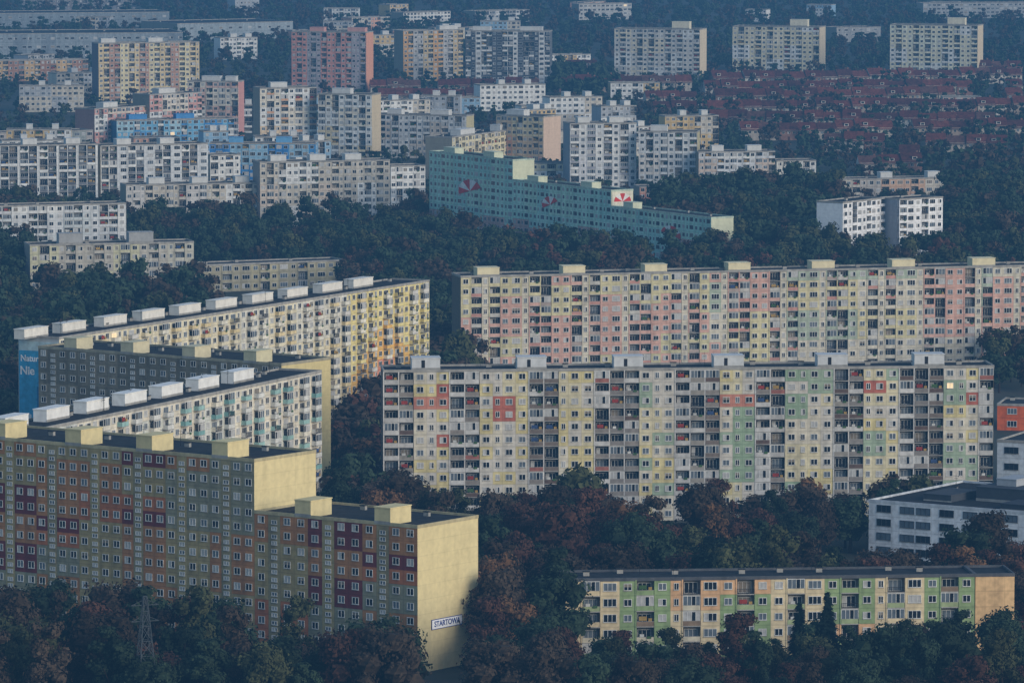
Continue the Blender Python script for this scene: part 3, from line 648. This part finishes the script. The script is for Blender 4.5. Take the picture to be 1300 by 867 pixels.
# =================================================================== pylon, lamps, cars
x,y=at(185,925); py=thing('pylon','dark lattice mast rising from the trees at the bottom left','pylon',(x,y,0),.4)
Hh=24; PM=paint((84,90,94)); lv=[i*Hh/9 for i in range(10)]; hw=lambda z:2.0*(1-z/Hh)+.3
for sx,sy in((-1,-1),(1,-1),(1,1),(-1,1)):
    b=MB(); b.tube((sx*hw(0),sy*hw(0),0),(sx*hw(Hh),sy*hw(Hh),Hh),.12,.09,PM,4); build(b,'leg',py)
b=MB(); P=[(-1,-1),(1,-1),(1,1),(-1,1)]
for k in range(9):
    z0,z1=lv[k],lv[k+1]; a,c=hw(z0),hw(z1)
    for q in range(4):
        s0,s1=P[q],P[(q+1)%4]
        b.tube((s0[0]*a,s0[1]*a,z0),(s1[0]*c,s1[1]*c,z1),.06,.06,PM,4); b.tube((s1[0]*a,s1[1]*a,z0),(s0[0]*c,s0[1]*c,z1),.06,.06,PM,4); b.tube((s0[0]*c,s0[1]*c,z1),(s1[0]*c,s1[1]*c,z1),.06,.06,PM,4)
build(b,'brace',py)
for z in(19.5,22.4):
    b=MB(); b.tube((-2.6,0,z),(2.6,0,z),.08,.08,PM,4); b.tube((-2.6,0,z),(0,0,z+1.1),.05,.05,PM,4); b.tube((2.6,0,z),(0,0,z+1.1),.05,.05,PM,4); build(b,'crossarm',py)
LAMPM=simple('lamp_lens',(.7,.7,.62),.4)
def lamp(px,py_,lab):
    x,y=at(px,py_); t=thing('street_lamp',lab,'street lamp',(x,y,0),random.uniform(-.4,.4)); gm=paint((130,132,132))
    b=MB(); b.tube((0,0,0),(0,0,9),.13,.08,gm,8); build(b,'pole',t)
    b=MB(); b.tube((0,0,9),(1.6,0,9.5),.07,.05,gm,6); build(b,'arm',t)
    b=MB(); b.box(1.4,2.4,-.18,.18,9.42,9.6,gm); h_=build(b,'lamp_head',t)
    b=MB(); b.box(1.5,2.3,-.14,.14,9.37,9.418,LAMPM); build(b,'lens',h_)
lamp(1062,347,'slim grey street lamp just left of the white modern pair')
lamp(1212,342,'slim grey street lamp just right of the white modern pair')
lamp(850,915,'slim grey street lamp among the bottom trees in front of the green block')
carc={'white':(210,210,210),'dark blue':(30,45,80),'red':(130,30,28),'silver':(150,152,155),'black':(25,25,27)}
def car(px,py_,cn,lab):
    x,y=at(px,py_); t=thing('parked_car',lab,'car',(x,y,.07),random.uniform(-.08,.08),'cars parked by the white modern pair'); pm=paint(carc[cn],.35,False,.1)
    b=MB(); b.box(-2.1,2.1,-.85,.85,.3,.8,pm,'t')
    def loft(b,z0,x0,x1,y0_,z1,x2,x3,y1_,m,top=True):
        A_=[(x0,-y0_,z0),(x1,-y0_,z0),(x1,y0_,z0),(x0,y0_,z0)];B_=[(x2,-y1_,z1),(x3,-y1_,z1),(x3,y1_,z1),(x2,y1_,z1)]
        for k in range(4): b.quad([A_[k],A_[(k+1)%4],B_[(k+1)%4],B_[k]],m)
        if top: b.quad(B_,m)
    loft(b,.8,-2.1,2.1,.85,.95,-1.95,1.9,.8,pm); build(b,'body',t)
    b=MB(); loft(b,.952,-1.5,1.0,.78,1.42,-1.0,.4,.62,G_DARK,False); build(b,'side_glass',t)
    b=MB(); b.box(-1.02,.42,-.63,.63,1.42,1.48,pm); build(b,'roof_panel',t)
    for wx in(-1.3,1.3):
        for wy in(-.8,.8):
            b=MB(); b.tube((wx,wy-.1,.32),(wx,wy+.1,.32),.32,.32,DARKM,10); b.tube((wx,wy-.11,.32),(wx,wy-.1,.32),.02,.31,CONC,10); build(b,'wheel',t)
    for wy in(-.6,.6):
        b=MB(); b.box(2.1,2.13,wy-.15,wy+.15,.55,.7,LAMPM,'l'); build(b,'headlight',t)
GD,nt,bs,_i=newmat('ground'); N=nt.nodes; Lk=nt.links
g=N.new('ShaderNodeNewGeometry'); n=N.new('ShaderNodeTexNoise'); n.inputs['Scale'].default_value=.02; n.inputs['Detail'].default_value=9; n.inputs['Roughness'].default_value=.65; Lk.new(g.outputs['Position'],n.inputs[0])
r=N.new('ShaderNodeValToRGB'); e=r.color_ramp.elements; e[0].position=.38; e[0].color=(.02,.027,.015,1); e[1].position=.62; e[1].color=(.05,.047,.036,1); e2=e.new(.5); e2.color=(.028,.034,.018,1); Lk.new(n.outputs[0],r.inputs[0]); Lk.new(r.outputs[0],bs.inputs['Base Color']); bs.inputs['Roughness'].default_value=.95
b=MB(); b.quad([(-4000,-500,0),(4000,-500,0),(4000,14000,0),(-4000,14000,0)],_i); gr=build(b,'ground'); gr['kind']='structure'
ASP=simple('asphalt',(.06,.062,.065),.9,spec=.2); LINE=paint((200,200,195))
def strip(name,pts,wd,z,m):
    b=MB(); W=[at(*p) for p in pts]
    for (a,c) in zip(W[:-1],W[1:]):
        d=math.hypot(c[0]-a[0],c[1]-a[1]); nx,ny=-(c[1]-a[1])/d*wd/2,(c[0]-a[0])/d*wd/2
        b.quad([(a[0]-nx,a[1]-ny,z),(c[0]-nx,c[1]-ny,z),(c[0]+nx,c[1]+ny,z),(a[0]+nx,a[1]+ny,z)],m)
    o=build(b,name); o['kind']='structure'; return o
strip('parking_lot',[(1060,345),(1300,340)],22,.06,ASP); strip('road',[(860,232),(1300,224)],9,.03,ASP)
strip('road_marking',[(860,232),(1300,224)],.15,.036,LINE)
for k,(px,cn) in enumerate(((1150,'white'),(1163,'dark blue'),(1176,'silver'),(1189,'red'),(1202,'white'),(1222,'black'),(1236,'silver'))):
    car(px,343.5,cn,'%s car, %s from the left in the row by the white modern pair'%(cn,('first','second','third','fourth','fifth','sixth','seventh')[k]))
# =================================================================== air, light
hz=bpy.data.materials.new('haze'); hz.use_nodes=True; nt=hz.node_tree; nt.nodes.clear()
out=nt.nodes.new('ShaderNodeOutputMaterial'); ab=nt.nodes.new('ShaderNodeVolumeAbsorption'); em=nt.nodes.new('ShaderNodeEmission'); ad=nt.nodes.new('ShaderNodeAddShader')
BETA=.00014; ab.inputs['Color'].default_value=(0,0,0,1); ab.inputs['Density'].default_value=BETA
em.inputs['Color'].default_value=(.050,.155,.310,1); em.inputs['Strength'].default_value=BETA  # scattered airlight put in as an even blue glow of the volume
nt.links.new(ab.outputs[0],ad.inputs[0]); nt.links.new(em.outputs[0],ad.inputs[1]); nt.links.new(ad.outputs[0],out.inputs['Volume'])
ALLM.append(hz); b=MB(); b.box(-3500,3500,-400,12000,-20,260,len(ALLM)-1); o=build(b,'haze'); o['kind']='structure'
w=bpy.data.worlds.new('World'); S.world=w; w.use_nodes=True; nt=w.node_tree; bg=nt.nodes['Background']
sky=nt.nodes.new('ShaderNodeTexSky'); sky.sky_type='NISHITA'; sky.sun_disc=False; el=radians(20); sky.sun_elevation=el
sd=np.array([.77,-.64]); az=math.atan2(sd[0],sd[1]); sky.sun_rotation=az
sky.air_density=1.3; sky.ozone_density=3.0; sky.dust_density=.8
nt.links.new(sky.outputs[0],bg.inputs[0]); bg.inputs[1].default_value=.16
sl=bpy.data.lights.new('sun','SUN'); sl.energy=2.25; sl.angle=radians(32); sl.color=(1,.89,.77); so=bpy.data.objects.new('sun',sl); C.objects.link(so)
from mathutils import Vector
so.rotation_euler=Vector((sd[0]*cos(el),sd[1]*cos(el),sin(el))).to_track_quat('Z','Y').to_euler()
print('houses',nh,'fill',nf,'cand',len(cand),'used',used,'objs',len(bpy.data.objects))
